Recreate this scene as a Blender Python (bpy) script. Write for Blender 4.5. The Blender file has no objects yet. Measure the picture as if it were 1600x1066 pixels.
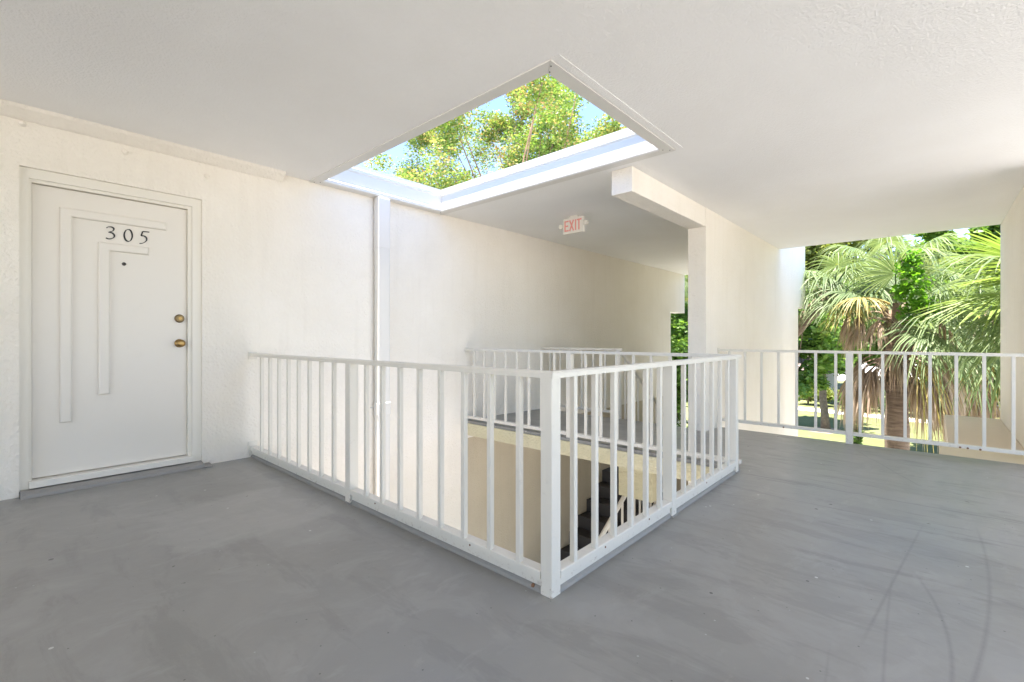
import bpy, bmesh, math, random
import numpy as np
from mathutils import Vector, Matrix

S = bpy.context.scene
COL = S.collection
R_ = math.radians
random.seed(7)

# ------------------------------------------------------------------ camera
cam_d = bpy.data.cameras.new("camera")
cam = bpy.data.objects.new("camera", cam_d)
COL.objects.link(cam)
YAW = 42.194                                # view direction, degrees from +X towards +Y
cam.location = (0, 0, 1.05)
cam.rotation_euler = (R_(90), 0, R_(YAW - 90))
cam_d.sensor_fit = 'HORIZONTAL'
cam_d.sensor_width = 36
cam_d.lens = 36 * 728.9 / 1600
cam_d.shift_y = (527.8 - 533) / 1600
cam_d.clip_start = 0.02
cam_d.clip_end = 900
S.camera = cam

# ------------------------------------------------------------------ world, sun, exposure
SUN_EL, SUN_AZ = 83.0, 184.0                # azimuth measured from +X towards +Y
SKY_STRENGTH, SUN_STRENGTH = 0.10, 5.0
EXPOSURE = 2.52
world = bpy.data.worlds.new("World")
S.world = world
world.use_nodes = True
wt = world.node_tree
bg = wt.nodes["Background"]
sky = wt.nodes.new("ShaderNodeTexSky")
sky.sky_type = 'NISHITA'
sky.sun_disc = False
sky.sun_elevation = R_(SUN_EL)
sky.sun_rotation = R_(90 - SUN_AZ)
sky.air_density = 0.8
sky.dust_density = 0.0
sky.ozone_density = 2.2
wt.links.new(sky.outputs[0], bg.inputs[0])
bg.inputs[1].default_value = SKY_STRENGTH
sun_d = bpy.data.lights.new("sun", 'SUN')
sun = bpy.data.objects.new("sun", sun_d)
COL.objects.link(sun)
sun_d.energy = SUN_STRENGTH
sun_d.angle = R_(0.53)
sun_d.color = (1.0, 0.95, 0.87)
sv = Vector((math.cos(R_(SUN_AZ)) * math.cos(R_(SUN_EL)), math.sin(R_(SUN_AZ)) * math.cos(R_(SUN_EL)), math.sin(R_(SUN_EL))))
sun.rotation_euler = sv.to_track_quat('Z', 'Y').to_euler()
sun.location = (-20, -5, 60)
vs = S.view_settings
vs.view_transform = 'Standard'
vs.look = 'None'
vs.gamma = 1.0
vs.exposure = EXPOSURE
vs.use_curve_mapping = False
vs.use_white_balance = True
vs.white_balance_temperature = 6700
vs.white_balance_tint = 14
S.render.engine = 'CYCLES'
cy = S.cycles
cy.use_denoising = True
cy.max_bounces = 14
cy.diffuse_bounces = 10
cy.glossy_bounces = 4
cy.transmission_bounces = 4
cy.transparent_max_bounces = 8
cy.sample_clamp_indirect = 6.0
cy.caustics_reflective = False
cy.caustics_refractive = False

# ------------------------------------------------------------------ materials
def new_mat(name):
    m = bpy.data.materials.new(name)
    m.use_nodes = True
    return m, m.node_tree, m.node_tree.nodes["Principled BSDF"]

def nd(nt, typ, **kw):
    n = nt.nodes.new(typ)
    for k, v in kw.items():
        setattr(n, k, v)
    return n

def noise(nt, vec, scale, detail=4, rough=.55, dist=0.0):
    n = nd(nt, "ShaderNodeTexNoise")
    n.inputs["Scale"].default_value = scale
    n.inputs["Detail"].default_value = detail
    n.inputs["Roughness"].default_value = rough
    n.inputs["Distortion"].default_value = dist
    nt.links.new(vec, n.inputs["Vector"])
    return n.outputs["Fac"]

def ramp(nt, fac, stops):
    r = nd(nt, "ShaderNodeValToRGB")
    e = r.color_ramp.elements
    while len(e) < len(stops):
        e.new(.5)
    for i, (p, c) in enumerate(stops):
        e[i].position = p
        e[i].color = (*c, 1) if len(c) == 3 else c
    nt.links.new(fac, r.inputs[0])
    return r.outputs[0]

def mth(nt, op, a, b=None, c=None, clamp=False):
    n = nd(nt, "ShaderNodeMath", operation=op, use_clamp=clamp)
    for i, v in enumerate((a, b, c)):
        if v is None:
            continue
        if isinstance(v, (int, float)):
            n.inputs[i].default_value = v
        else:
            nt.links.new(v, n.inputs[i])
    return n.outputs[0]

def mixc(nt, fac, a, b, blend='MIX'):
    n = nd(nt, "ShaderNodeMix", data_type='RGBA', blend_type=blend)
    for i, v in ((0, fac), (6, a), (7, b)):
        if isinstance(v, (int, float)):
            n.inputs[i].default_value = v
        elif isinstance(v, tuple):
            n.inputs[i].default_value = (*v, 1)
        else:
            nt.links.new(v, n.inputs[i])
    return n.outputs[2]

def bump(nt, h, strength, dist, prev=None):
    b = nd(nt, "ShaderNodeBump")
    b.inputs["Strength"].default_value = strength
    b.inputs["Distance"].default_value = dist
    nt.links.new(h, b.inputs["Height"])
    if prev is not None:
        nt.links.new(prev, b.inputs["Normal"])
    return b.outputs[0]

def pos(nt):
    return nd(nt, "ShaderNodeNewGeometry").outputs["Position"]

def stucco(name, c1, c2, scale, bdist, rough=.85, stain=.0):
    m, nt, b = new_mat(name)
    p = pos(nt)
    big = noise(nt, p, 1.3, 5, .6)
    col = mixc(nt, ramp(nt, big, [(.35, (0, 0, 0)), (.7, (1, 1, 1))]), c1, c2)
    if stain:
        mp = nd(nt, "ShaderNodeMapping")
        mp.inputs["Scale"].default_value = (9, 9, .7)
        nt.links.new(p, mp.inputs[0])
        st = noise(nt, mp.outputs[0], 1.0, 6, .65)
        col = mixc(nt, mth(nt, 'MULTIPLY', ramp(nt, st, [(.52, (0, 0, 0)), (.78, (1, 1, 1))]), stain), col, (c1[0] * .62, c1[1] * .58, c1[2] * .5))
    nt.links.new(col, b.inputs["Base Color"])
    b.inputs["Roughness"].default_value = rough
    n1 = noise(nt, p, scale, 3, .6)
    v = nd(nt, "ShaderNodeTexVoronoi", feature='SMOOTH_F1')
    v.inputs["Scale"].default_value = scale * .75
    nt.links.new(p, v.inputs["Vector"])
    h = mth(nt, 'ADD', n1, mth(nt, 'MULTIPLY', v.outputs["Distance"], -.8))
    nb = bump(nt, h, .9, bdist)
    nb = bump(nt, big, .3, .01, nb)
    nt.links.new(nb, b.inputs["Normal"])
    return m

def paint(name, c, rough=.4, wear=.12, dirt=(.35, .32, .27), bscale=30, bstr=.08):
    m, nt, b = new_mat(name)
    p = pos(nt)
    w = ramp(nt, noise(nt, p, 14, 8, .7), [(.60, (0, 0, 0)), (.74, (1, 1, 1))])
    w2 = ramp(nt, noise(nt, p, 2.1, 4, .6), [(.35, (0, 0, 0)), (.75, (1, 1, 1))])
    col = mixc(nt, mth(nt, 'MULTIPLY', w, wear), c, dirt)
    col = mixc(nt, mth(nt, 'MULTIPLY', w2, wear * .5), col, tuple(x * .8 for x in c))
    nt.links.new(col, b.inputs["Base Color"])
    b.inputs["Roughness"].default_value = rough
    nt.links.new(bump(nt, noise(nt, p, bscale, 5, .6), bstr, .01), b.inputs["Normal"])
    return m

M = {}
M['wall'] = stucco('wall_stucco', (.82, .77, .685), (.86, .815, .74), 62, .0065, .85, .11)
M['ceiling'] = stucco('ceiling_texture', (.85, .84, .825), (.88, .875, .865), 110, .0028, .9)
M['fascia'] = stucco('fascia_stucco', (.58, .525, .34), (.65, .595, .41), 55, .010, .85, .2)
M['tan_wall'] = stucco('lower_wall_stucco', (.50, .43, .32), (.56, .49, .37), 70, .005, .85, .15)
M['white'] = paint('white_rail_paint', (.72, .685, .61), .35, .24)
M['alu'] = paint('white_aluminium', (.70, .685, .65), .35, .08)
M['door'] = paint('door_paint', (.76, .72, .655), .45, .05, bscale=12, bstr=.05)
M['frame'] = paint('frame_paint', (.78, .745, .67), .5, .08)
M['chalk'] = paint('white_masonry_paint', (.84, .835, .81), .7, .06, bscale=60, bstr=.3)
M['stair'] = paint('charcoal_stair_paint', (.045, .04, .04), .6, .3, (.12, .10, .09))
M['sill'] = paint('grey_sill_paint', (.29, .28, .26), .6, .3, (.12, .12, .12), 40, .4)
M['ink'] = paint('black_enamel', (.012, .012, .012), .4, .0)
M['plastic'] = paint('cream_plastic', (.78, .74, .66), .4, .05)
M['exit_red'] = paint('faded_red_letters', (.80, .30, .25), .5, .1, (.8, .55, .5))
M['dark'] = paint('dark_metal', (.05, .045, .04), .4, .1)
M['rust'] = paint('rusty_metal', (.22, .11, .06), .7, .3)
M['tan_deck'] = paint('tan_concrete', (.70, .60, .47), .85, .4, (.50, .40, .30), 25, .4)
M['cream_edge'] = paint('cream_concrete', (.70, .62, .46), .8, .2)
M['path'] = paint('pale_concrete', (.58, .54, .48), .85, .2)
M['bounce_ground'] = paint('pale_bounce_ground', (.43, .425, .405), .9, .25, (.3, .28, .25))  # unseen ground made pale and neutral to bounce sunlight into the breezeway
M['soil'] = paint('mulch', (.30, .22, .16), .95, .5, (.16, .11, .07), 8, .8)
M['house'] = paint('far_house_wall', (.66, .64, .60), .85, .1)
M['roof'] = paint('far_roof_shingle', (.17, .14, .13), .9, .3)
M['glass'] = paint('window_glass', (.06, .08, .09), .1, .0)
# rust and grime that have formed at the feet of the painted rails
_nt = M['white'].node_tree; _b = _nt.nodes["Principled BSDF"]
_p = pos(_nt)
_s = nd(_nt, "ShaderNodeSeparateXYZ"); _nt.links.new(_p, _s.inputs[0])
_low = mth(_nt, 'MULTIPLY', mth(_nt, 'SUBTRACT', .075, _s.outputs[2]), 22, clamp=True)
_ns = ramp(_nt, noise(_nt, _p, 38, 5, .7), [(.56, (0, 0, 0)), (.66, (1, 1, 1))])
_src = _b.inputs["Base Color"].links[0].from_socket
_nt.links.new(mixc(_nt, mth(_nt, 'MULTIPLY', mth(_nt, 'MULTIPLY', _low, _ns), .6), _src, (.30, .20, .13)), _b.inputs["Base Color"])
m, nt, b = new_mat('brass')
b.inputs["Base Color"].default_value = (.34, .22, .085, 1)
b.inputs["Metallic"].default_value = 1
b.inputs["Roughness"].default_value = .3
M['brass'] = m
m, nt, b = new_mat('aged_bronze')
b.inputs["Base Color"].default_value = (.20, .145, .075, 1)
b.inputs["Metallic"].default_value = 1
b.inputs["Roughness"].default_value = .42
M['bronze'] = m

# painted concrete walkway
m, nt, b = new_mat('grey_floor_paint')
p = pos(nt)
sx = nd(nt, "ShaderNodeSeparateXYZ")
nt.links.new(p, sx.inputs[0])
X, Y = sx.outputs[0], sx.outputs[1]
n_big = noise(nt, p, .8, 5, .6, .4)
n_mid = noise(nt, p, 3.0, 6, .6, .8)
n_fin = noise(nt, p, 55, 4, .7)
col = mixc(nt, ramp(nt, n_big, [(.3, (0, 0, 0)), (.72, (1, 1, 1))]), (.235, .228, .211), (.315, .307, .286))
col = mixc(nt, mth(nt, 'MULTIPLY', ramp(nt, n_mid, [(.50, (0, 0, 0)), (.62, (1, 1, 1))]), .30), col, (.375, .367, .345))
# worn, smeared bands left by mopping and rolling, along the walkway
def smear(col, sc, rot, scale, lo, hi, amt, c, mask=None):
    mpv = nd(nt, "ShaderNodeMapping")
    mpv.inputs["Rotation"].default_value = (0, 0, R_(rot))
    mpv.inputs["Scale"].default_value = sc
    nt.links.new(p, mpv.inputs[0])
    f = ramp(nt, noise(nt, mpv.outputs[0], scale, 7, .68, .5), [(lo, (0, 0, 0)), (hi, (1, 1, 1))])
    if mask is not None: f = mth(nt, 'MULTIPLY', f, mask)
    return mixc(nt, mth(nt, 'MULTIPLY', f, amt), col, c)
xr = mth(nt, 'MULTIPLY', mth(nt, 'SUBTRACT', X, 1.6), .5, clamp=True)
col = smear(col, (3.2, .9, 1), 14, 1.6, .52, .60, .34, (.178, .172, .161))
col = smear(col, (5.0, 1.0, 1), -10, 2.2, .56, .62, .42, (.145, .141, .133), xr)
col = smear(col, (1.0, 2.6, 1), 30, 2.0, .57, .64, .24, (.385, .377, .357))
col = smear(col, (26, 2.2, 1), 8, 2.0, .62, .67, .55, (.115, .112, .108), xr)
# a lighter patch of newer paint near the door
dpx = mth(nt, 'ABSOLUTE', mth(nt, 'SUBTRACT', mth(nt, 'ADD', X, mth(nt, 'MULTIPLY', mth(nt, 'SUBTRACT', n_mid, .5), .5)), .95))
dpy = mth(nt, 'ABSOLUTE', mth(nt, 'SUBTRACT', mth(nt, 'ADD', Y, mth(nt, 'MULTIPLY', mth(nt, 'SUBTRACT', n_big, .5), .5)), 3.05))
pk = mth(nt, 'MULTIPLY', mth(nt, 'MULTIPLY', mth(nt, 'SUBTRACT', .40, dpx), 14, clamp=True), mth(nt, 'MULTIPLY', mth(nt, 'SUBTRACT', .42, dpy), 14, clamp=True))
col = mixc(nt, mth(nt, 'MULTIPLY', pk, .42), col, (.385, .377, .355))
# slab joints across the breezeway
wob = mth(nt, 'MULTIPLY', mth(nt, 'SUBTRACT', n_mid, .5), .05)
def dark_line(col, coord, at, w, amt, lo=None, hi=None, other=None, c=(.13, .13, .132)):
    d = mth(nt, 'ABSOLUTE', mth(nt, 'SUBTRACT', mth(nt, 'ADD', coord, wob), at))
    k = mth(nt, 'SUBTRACT', 1.0, mth(nt, 'DIVIDE', d, w), clamp=True)
    if lo is not None:
        k = mth(nt, 'MULTIPLY', k, mth(nt, 'MULTIPLY', mth(nt, 'SUBTRACT', other, lo), 6.0, clamp=True))
        k = mth(nt, 'MULTIPLY', k, mth(nt, 'MULTIPLY', mth(nt, 'SUBTRACT', hi, other), 6.0, clamp=True))
    k = mth(nt, 'MULTIPLY', k, mth(nt, 'ADD', mth(nt, 'MULTIPLY', n_fin, .9), .35), clamp=True)
    return mixc(nt, mth(nt, 'MULTIPLY', k, amt), col, c)
col = dark_line(col, X, 3.885, .012, .75, -.65, 1.12, Y)
col = dark_line(col, X, 3.46, .014, .42, -.65, 1.12, Y)
diag = mth(nt, 'SUBTRACT', Y, mth(nt, 'MULTIPLY', X, .425))
col = dark_line(col, diag, -1.80, .010, .6, 4.35, 5.6, X)
# tyre scuffs: arcs of circles through three points on the floor
def arc(col, p1, p2, p3, w, amt, xlo, xhi, c=(.13, .128, .125)):
    (x1, y1), (x2, y2), (x3, y3) = p1, p2, p3
    d = 2 * (x1 * (y2 - y3) + x2 * (y3 - y1) + x3 * (y1 - y2))
    s1, s2, s3 = x1 * x1 + y1 * y1, x2 * x2 + y2 * y2, x3 * x3 + y3 * y3
    cx = (s1 * (y2 - y3) + s2 * (y3 - y1) + s3 * (y1 - y2)) / d
    cyy = (s1 * (x3 - x2) + s2 * (x1 - x3) + s3 * (x2 - x1)) / d
    r = math.hypot(x1 - cx, y1 - cyy)
    vm = nd(nt, "ShaderNodeVectorMath", operation='DISTANCE')
    vm.inputs[1].default_value = (cx, cyy, 0)
    cmb = nd(nt, "ShaderNodeCombineXYZ")
    nt.links.new(X, cmb.inputs[0]); nt.links.new(Y, cmb.inputs[1])
    nt.links.new(cmb.outputs[0], vm.inputs[0])
    k = mth(nt, 'SUBTRACT', 1.0, mth(nt, 'DIVIDE', mth(nt, 'ABSOLUTE', mth(nt, 'SUBTRACT', vm.outputs["Value"], r)), w), clamp=True)
    sgn = 1 if (p2[1] - cyy) > 0 else -1
    side = mth(nt, 'GREATER_THAN', mth(nt, 'MULTIPLY', mth(nt, 'SUBTRACT', Y, cyy), float(sgn)), 0.0)
    k = mth(nt, 'MULTIPLY', k, side)
    k = mth(nt, 'MULTIPLY', k, mth(nt, 'MULTIPLY', mth(nt, 'SUBTRACT', X, xlo), 4.0, clamp=True))
    k = mth(nt, 'MULTIPLY', k, mth(nt, 'MULTIPLY', mth(nt, 'SUBTRACT', xhi, X), 3.0, clamp=True))
    k = mth(nt, 'MULTIPLY', k, mth(nt, 'ADD', mth(nt, 'MULTIPLY', n_fin, 1.1), .2), clamp=True)
    return mixc(nt, mth(nt, 'MULTIPLY', k, amt), col, c)
col = arc(col, (3.558, .043), (2.66, .127), (2.272, .162), .009, .48, 1.95, 3.6)
col = arc(col, (2.811, .089), (2.478, -.002), (1.954, -.038), .010, .5, 1.3, 2.85)
col = arc(col, (3.685, -.166), (2.935, -.176), (1.997, -.086), .011, .5, 1.6, 3.7)
col = arc(col, (2.726, .139), (2.325, .134), (1.814, .117), .008, .35, 1.5, 2.75)
col = arc(col, (1.923, .267), (1.803, .257), (1.696, .247), .007, .45, 1.5, 1.95)
col = arc(col, (.743, 1.769), (.645, 1.75), (.658, 1.697), .004, .7, .60, .74)
# paint drips and grit
def specks(col, scale, size, keep, c):
    v = nd(nt, "ShaderNodeTexVoronoi")
    v.inputs["Scale"].default_value = scale
    nt.links.new(p, v.inputs["Vector"])
    near = mth(nt, 'LESS_THAN', v.outputs["Distance"], size)
    s = nd(nt, "ShaderNodeSeparateColor")
    nt.links.new(v.outputs["Color"], s.inputs[0])
    k = mth(nt, 'MULTIPLY', near, mth(nt, 'GREATER_THAN', s.outputs[0], keep))
    return mixc(nt, k, col, c)
col = specks(col, 7.0, .05, .66, (.55, .55, .53))
col = specks(col, 31.0, .10, .90, (.12, .118, .112))
col = specks(col, 5.0, .05, .62, (.09, .085, .08))
col = specks(col, 19.0, .07, .93, (.40, .40, .39))
nt.links.new(col, b.inputs["Base Color"])
rg = mth(nt, 'ADD', .16, mth(nt, 'MULTIPLY', n_mid, .40))
nt.links.new(rg, b.inputs["Roughness"])
b.inputs["Specular IOR Level"].default_value = .5
h = mth(nt, 'ADD', mth(nt, 'MULTIPLY', n_big, 1.0), mth(nt, 'MULTIPLY', n_mid, .25))
nb = bump(nt, h, .35, .03)
nt.links.new(bump(nt, n_fin, .05, .004, nb), b.inputs["Normal"])
M['floor'] = m

# lawn
m, nt, b = new_mat('lawn')
p = pos(nt)
c_ = mixc(nt, ramp(nt, noise(nt, p, .25, 6, .65), [(.35, (0, 0, 0)), (.65, (1, 1, 1))]), (.085, .115, .032), (.15, .165, .06))
c_ = mixc(nt, mth(nt, 'MULTIPLY', ramp(nt, noise(nt, p, .6, 6, .7), [(.58, (0, 0, 0)), (.68, (1, 1, 1))]), .7), c_, (.30, .25, .16))
nt.links.new(c_, b.inputs["Base Color"])
b.inputs["Roughness"].default_value = .95
nt.links.new(bump(nt, noise(nt, p, 12, 4, .7), .9, .08), b.inputs["Normal"])
M['lawn'] = m

def leaf_mat(name, stops, trans=.35, rough=.45, nscale=.5, spec=.4):
    m = bpy.data.materials.new(name)
    m.use_nodes = True
    nt = m.node_tree
    out = nt.nodes["Material Output"]
    b = nt.nodes["Principled BSDF"]
    g = nd(nt, "ShaderNodeNewGeometry")
    f = mth(nt, 'ADD', mth(nt, 'MULTIPLY', g.outputs["Random Per Island"], .55), mth(nt, 'MULTIPLY', noise(nt, g.outputs["Position"], nscale, 3, .6), .75))
    f = mth(nt, 'SUBTRACT', f, .15)
    c = ramp(nt, f, stops)
    nt.links.new(c, b.inputs["Base Color"])
    b.inputs["Roughness"].default_value = rough
    b.inputs["Specular IOR Level"].default_value = spec
    t = nd(nt, "ShaderNodeBsdfTranslucent")
    nt.links.new(mixc(nt, 1.0, c, (1.0, 1.0, .55), 'MULTIPLY'), t.inputs[0])
    mx = nd(nt, "ShaderNodeMixShader")
    mx.inputs[0].default_value = trans
    nt.links.new(b.outputs[0], mx.inputs[1])
    nt.links.new(t.outputs[0], mx.inputs[2])
    nt.links.new(mx.outputs[0], out.inputs[0])
    return m

M['leaf_canopy'] = leaf_mat('canopy_leaf', [(0, (.07, .15, .03)), (.36, (.13, .235, .05)), (.60, (.21, .28, .075)), (.72, (.34, .28, .12)), (.84, (.40, .22, .11))], .5, .45, .38)
M['leaf_green'] = leaf_mat('bright_leaf', [(0, (.065, .15, .025)), (.5, (.13, .25, .045)), (1, (.23, .35, .08))], .5)
M['leaf_olive'] = leaf_mat('olive_leaf', [(0, (.10, .15, .03)), (.5, (.20, .25, .06)), (1, (.36, .38, .13))], .5)
M['leaf_dark'] = leaf_mat('hedge_leaf', [(0, (.04, .09, .018)), (.5, (.09, .17, .03)), (1, (.17, .26, .06))], .4)
M['leaf_vine'] = leaf_mat('vine_leaf', [(0, (.10, .26, .02)), (.5, (.16, .38, .03)), (1, (.24, .46, .06))], .5)
M['flower'] = leaf_mat('white_flower', [(0, (.5, .5, .45)), (1, (.75, .74, .70))], .2)
M['palm_green'] = leaf_mat('palm_leaf', [(0, (.085, .14, .065)), (.5, (.165, .235, .115)), (1, (.31, .37, .21))], .45, .5, 1.5, .3)
M['palm_lime'] = leaf_mat('young_palm_leaf', [(0, (.13, .22, .045)), (.5, (.22, .31, .08)), (1, (.34, .42, .15))], .5, .5, 1.5, .3)
M['palm_yellow'] = leaf_mat('yellow_palm_leaf', [(0, (.24, .25, .08)), (.5, (.42, .34, .12)), (1, (.50, .42, .24))], .4, .45, 3.0)
M['palm_dead'] = leaf_mat('dead_palm_leaf', [(0, (.24, .17, .125)), (.5, (.44, .34, .27)), (1, (.62, .53, .45))], .35, .7, 4.0, .2)
m, nt, b = new_mat('palm_trunk_bark')
p = pos(nt)
mpv = nd(nt, "ShaderNodeMapping"); mpv.inputs["Scale"].default_value = (2, 2, 14)
nt.links.new(p, mpv.inputs[0])
nn = noise(nt, mpv.outputs[0], 1.6, 6, .7)
nt.links.new(ramp(nt, nn, [(.3, (.12, .085, .06)), (.55, (.25, .185, .13)), (.75, (.38, .30, .22))]), b.inputs["Base Color"])
b.inputs["Roughness"].default_value = .95
nt.links.new(bump(nt, nn, .8, .03), b.inputs["Normal"])
M['palm_bark'] = m
m, nt, b = new_mat('tree_bark')
p = pos(nt)
nn = noise(nt, p, 5, 6, .7)
nt.links.new(ramp(nt, nn, [(.3, (.09, .065, .045)), (.7, (.26, .19, .13))]), b.inputs["Base Color"])
b.inputs["Roughness"].default_value = .95
nt.links.new(bump(nt, nn, .8, .03), b.inputs["Normal"])
M['bark'] = m

# ------------------------------------------------------------------ helpers
def tag(o, label=None, cat=None, group=None, kind=None):
    if label: o['label'] = label
    if cat: o['category'] = cat
    if group: o['group'] = group
    if kind: o['kind'] = kind
    return o

def thing(name, loc, label, cat, group=None):
    o = bpy.data.objects.new(name, None)
    o.empty_display_size = .1
    o.location = loc
    COL.objects.link(o)
    return tag(o, label, cat, group)

WLOC = {}
def link_mesh(name, me, mat, parent=None, origin=None):
    o = bpy.data.objects.new(name, me)
    COL.objects.link(o)
    if mat is not None and not me.materials:
        me.materials.append(mat)
    if parent is not None:
        o.parent = parent
    return o

def wloc(o):
    v = Vector((0, 0, 0))
    while o is not None:
        v = v + Vector(o.location)
        o = o.parent
    return v

def put(name, bm, mat, parent=None, smooth=False, bevel=0.0, origin=None):
    """link a bmesh given in world coordinates as one object"""
    if bevel > 0:
        es = [e for e in bm.edges if len(e.link_faces) == 2 and e.calc_face_angle(0) > .6]
        bmesh.ops.bevel(bm, geom=es, offset=bevel, segments=2, profile=.6, affect='EDGES')
    org = Vector(origin) if origin is not None else (wloc(parent) if parent else Vector((0, 0, 0)))
    bmesh.ops.translate(bm, verts=bm.verts, vec=-org)
    bmesh.ops.recalc_face_normals(bm, faces=bm.faces)
    me = bpy.data.meshes.new(name)
    bm.to_mesh(me)
    bm.free()
    if smooth:
        me.shade_smooth()
    o = link_mesh(name, me, mat, parent)
    o.location = org - (wloc(parent) if parent else Vector((0, 0, 0)))
    return o

def BM():
    return bmesh.new()

def box(bm, x0, x1, y0, y1, z0, z1):
    r = bmesh.ops.create_cube(bm, size=1)
    for v in r['verts']:
        v.co = Vector((x0 + (v.co.x + .5) * (x1 - x0), y0 + (v.co.y + .5) * (y1 - y0), z0 + (v.co.z + .5) * (z1 - z0)))
    return bm

def cyl(bm, a, b_, r0, r1=None, n=12, caps=True):
    r1 = r0 if r1 is None else r1
    a, b_ = Vector(a), Vector(b_)
    d = b_ - a
    q = d.to_track_quat('Z', 'Y').to_matrix().to_4x4()
    mt = Matrix.Translation((a + b_) / 2) @ q
    bmesh.ops.create_cone(bm, cap_ends=caps, segments=n, radius1=r0, radius2=r1, depth=d.length, matrix=mt)
    return bm

def lathe(bm, origin, axis, prof, n=20):
    q = Vector(axis).to_track_quat('Z', 'Y').to_matrix()
    rings = []
    for (h, r) in prof:
        ring = []
        for k in range(n):
            a = 2 * math.pi * k / n
            ring.append(bm.verts.new(Vector(origin) + q @ Vector((r * math.cos(a), r * math.sin(a), h))))
        rings.append(ring)
    for i in range(len(rings) - 1):
        for k in range(n):
            bm.faces.new((rings[i][k], rings[i][(k + 1) % n], rings[i + 1][(k + 1) % n], rings[i + 1][k]))
    bm.faces.new(rings[0][::-1])
    bm.faces.new(rings[-1])
    return bm

def prism(bm, pts, axis, a0, a1):
    """extrude a 2-D outline along x, y or z"""
    def P(u, v, w):
        return {'x': (w, u, v), 'y': (u, w, v), 'z': (u, v, w)}[axis]
    A = [bm.verts.new(P(u, v, a0)) for u, v in pts]
    B = [bm.verts.new(P(u, v, a1)) for u, v in pts]
    n = len(pts)
    for i in range(n):
        bm.faces.new((A[i], A[(i + 1) % n], B[(i + 1) % n], B[i]))
    bm.faces.new(A[::-1]); bm.faces.new(B)
    return bm

def tube(bm, pts, rads, n=8):
    pts = [Vector(q) for q in pts]
    rings = []
    ref = Vector((0.3, 0.9, 0.2))
    for i, c in enumerate(pts):
        t = (pts[min(i + 1, len(pts) - 1)] - pts[max(i - 1, 0)]).normalized()
        s = t.cross(ref)
        if s.length < .05: s = t.cross(Vector((1, 0, 0)))
        s.normalize()
        u = s.cross(t)
        rings.append([bm.verts.new(c + (s * math.cos(2 * math.pi * k / n) + u * math.sin(2 * math.pi * k / n)) * rads[i]) for k in range(n)])
    for i in range(len(rings) - 1):
        for k in range(n):
            bm.faces.new((rings[i][k], rings[i][(k + 1) % n], rings[i + 1][(k + 1) % n], rings[i + 1][k]))
    bm.faces.new(rings[0][::-1]); bm.faces.new(rings[-1])
    return bm

# ------------------------------------------------------------------ main dimensions (metres)
W = 4.46           # face of the long wall with the door
RY = -0.65         # face of the wall on the right
DY0, DY1 = 1.964, 2.171      # dividing wall
ZC = 2.558         # ceiling
GZ = -5.7          # ground
YR = -3.2          # end of an invented side turn, unseen, opened to let daylight in
OX0, OX1, OY0 = 1.56, 4.0, 1.205    # stairwell opening
XB = -5.0          # unseen end behind the camera, left open so daylight enters
XE = 5.95          # outer edge of the walkway
def fz(x): return 0.0 if x < 4 else -0.045 * (x - 4) / 1.95

# floor
def slab(bm, x0, x1, y0, y1, th=.13):
    xs = [x0, x1]
    vs_ = []
    for x, y in ((x0, y0), (x1, y0), (x1, y1), (x0, y1)):
        vs_.append(bm.verts.new((x, y, fz(x))))
    vb = [bm.verts.new((v.co.x, v.co.y, -th - .04)) for v in vs_]
    bm.faces.new(vs_); bm.faces.new(vb[::-1])
    for i in range(4):
        j = (i + 1) % 4
        bm.faces.new((vs_[i], vb[i], vb[j], vs_[j]))
bm = BM()
slab(bm, XB, -.6, RY, W); slab(bm, -.6, OX0, YR, W)
slab(bm, OX0, OX1, YR, OY0)
slab(bm, OX1, XE, YR, DY0)
slab(bm, OX1, 5.6, DY0, W)
tag(put('floor', bm, M['floor']), kind='structure')
bm = BM()
for x0, x1, y0, y1 in ((XB, OX0, RY, W), (OX0, OX1, RY, OY0), (OX1, 5.6, RY, W)):
    box(bm, x0, x1, y0, y1, -3.12, -2.9)
tag(put('lower_floor', bm, M['sill']), kind='structure')
# grey rounded kerb round the opening
def bead(bm, axis, c, a0, a1, r=.05, h=.026):
    pts = [(c + r * math.cos(t), .001 + h * math.sin(t)) for t in [math.pi * k / 8 for k in range(9)]]
    prism(bm, pts, axis, a0, a1)
bm = BM()
bead(bm, 'y', 1.548, 1.16, W, .052, .034)
bead(bm, 'x', 1.192, 1.515, 3.93, .052, .034)
tag(put('floor_kerb', bm, M['sill'], smooth=False), kind='structure')
# stucco face of the landing slab over the stairwell
bm = BM(); box(bm, 3.978, 3.999, OY0 + .022, W - .002, -.178, -.03)
box(bm, OX0 + .001, OX0 + .02, OY0 + .022, W - .002, -.178, -.03)
box(bm, OX0 + .001, 3.975, OY0 + .001, OY0 + .02, -.178, -.03)
tag(put('slab_edge', bm, M['fascia']), kind='structure')

# ceiling with the roof opening
SX0, SX1, SY0 = 2.008, 3.648, 1.538
bm = BM()
for x0, x1, y0, y1 in ((XB, -.6, -.9, 4.75), (-.6, SX0, YR, 4.75), (SX0, SX1, YR, SY0), (SX1, 8.97, YR, 4.75), (8.97, 11.1, DY1 + .001, 4.75)):
    box(bm, x0, x1, y0, y1, ZC, 2.76)
tag(put('ceiling', bm, M['ceiling']), kind='structure')

# ------------------------------------------------------------------ walls
DX0, DX1, DTOP = .096, 1.130, 2.185        # door recess
lw = thing('stucco_wall', (5, W + .12, -5.7), 'long cream stucco wall behind the stairwell, with the numbered door in it', 'wall')
bm = BM()
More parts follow.
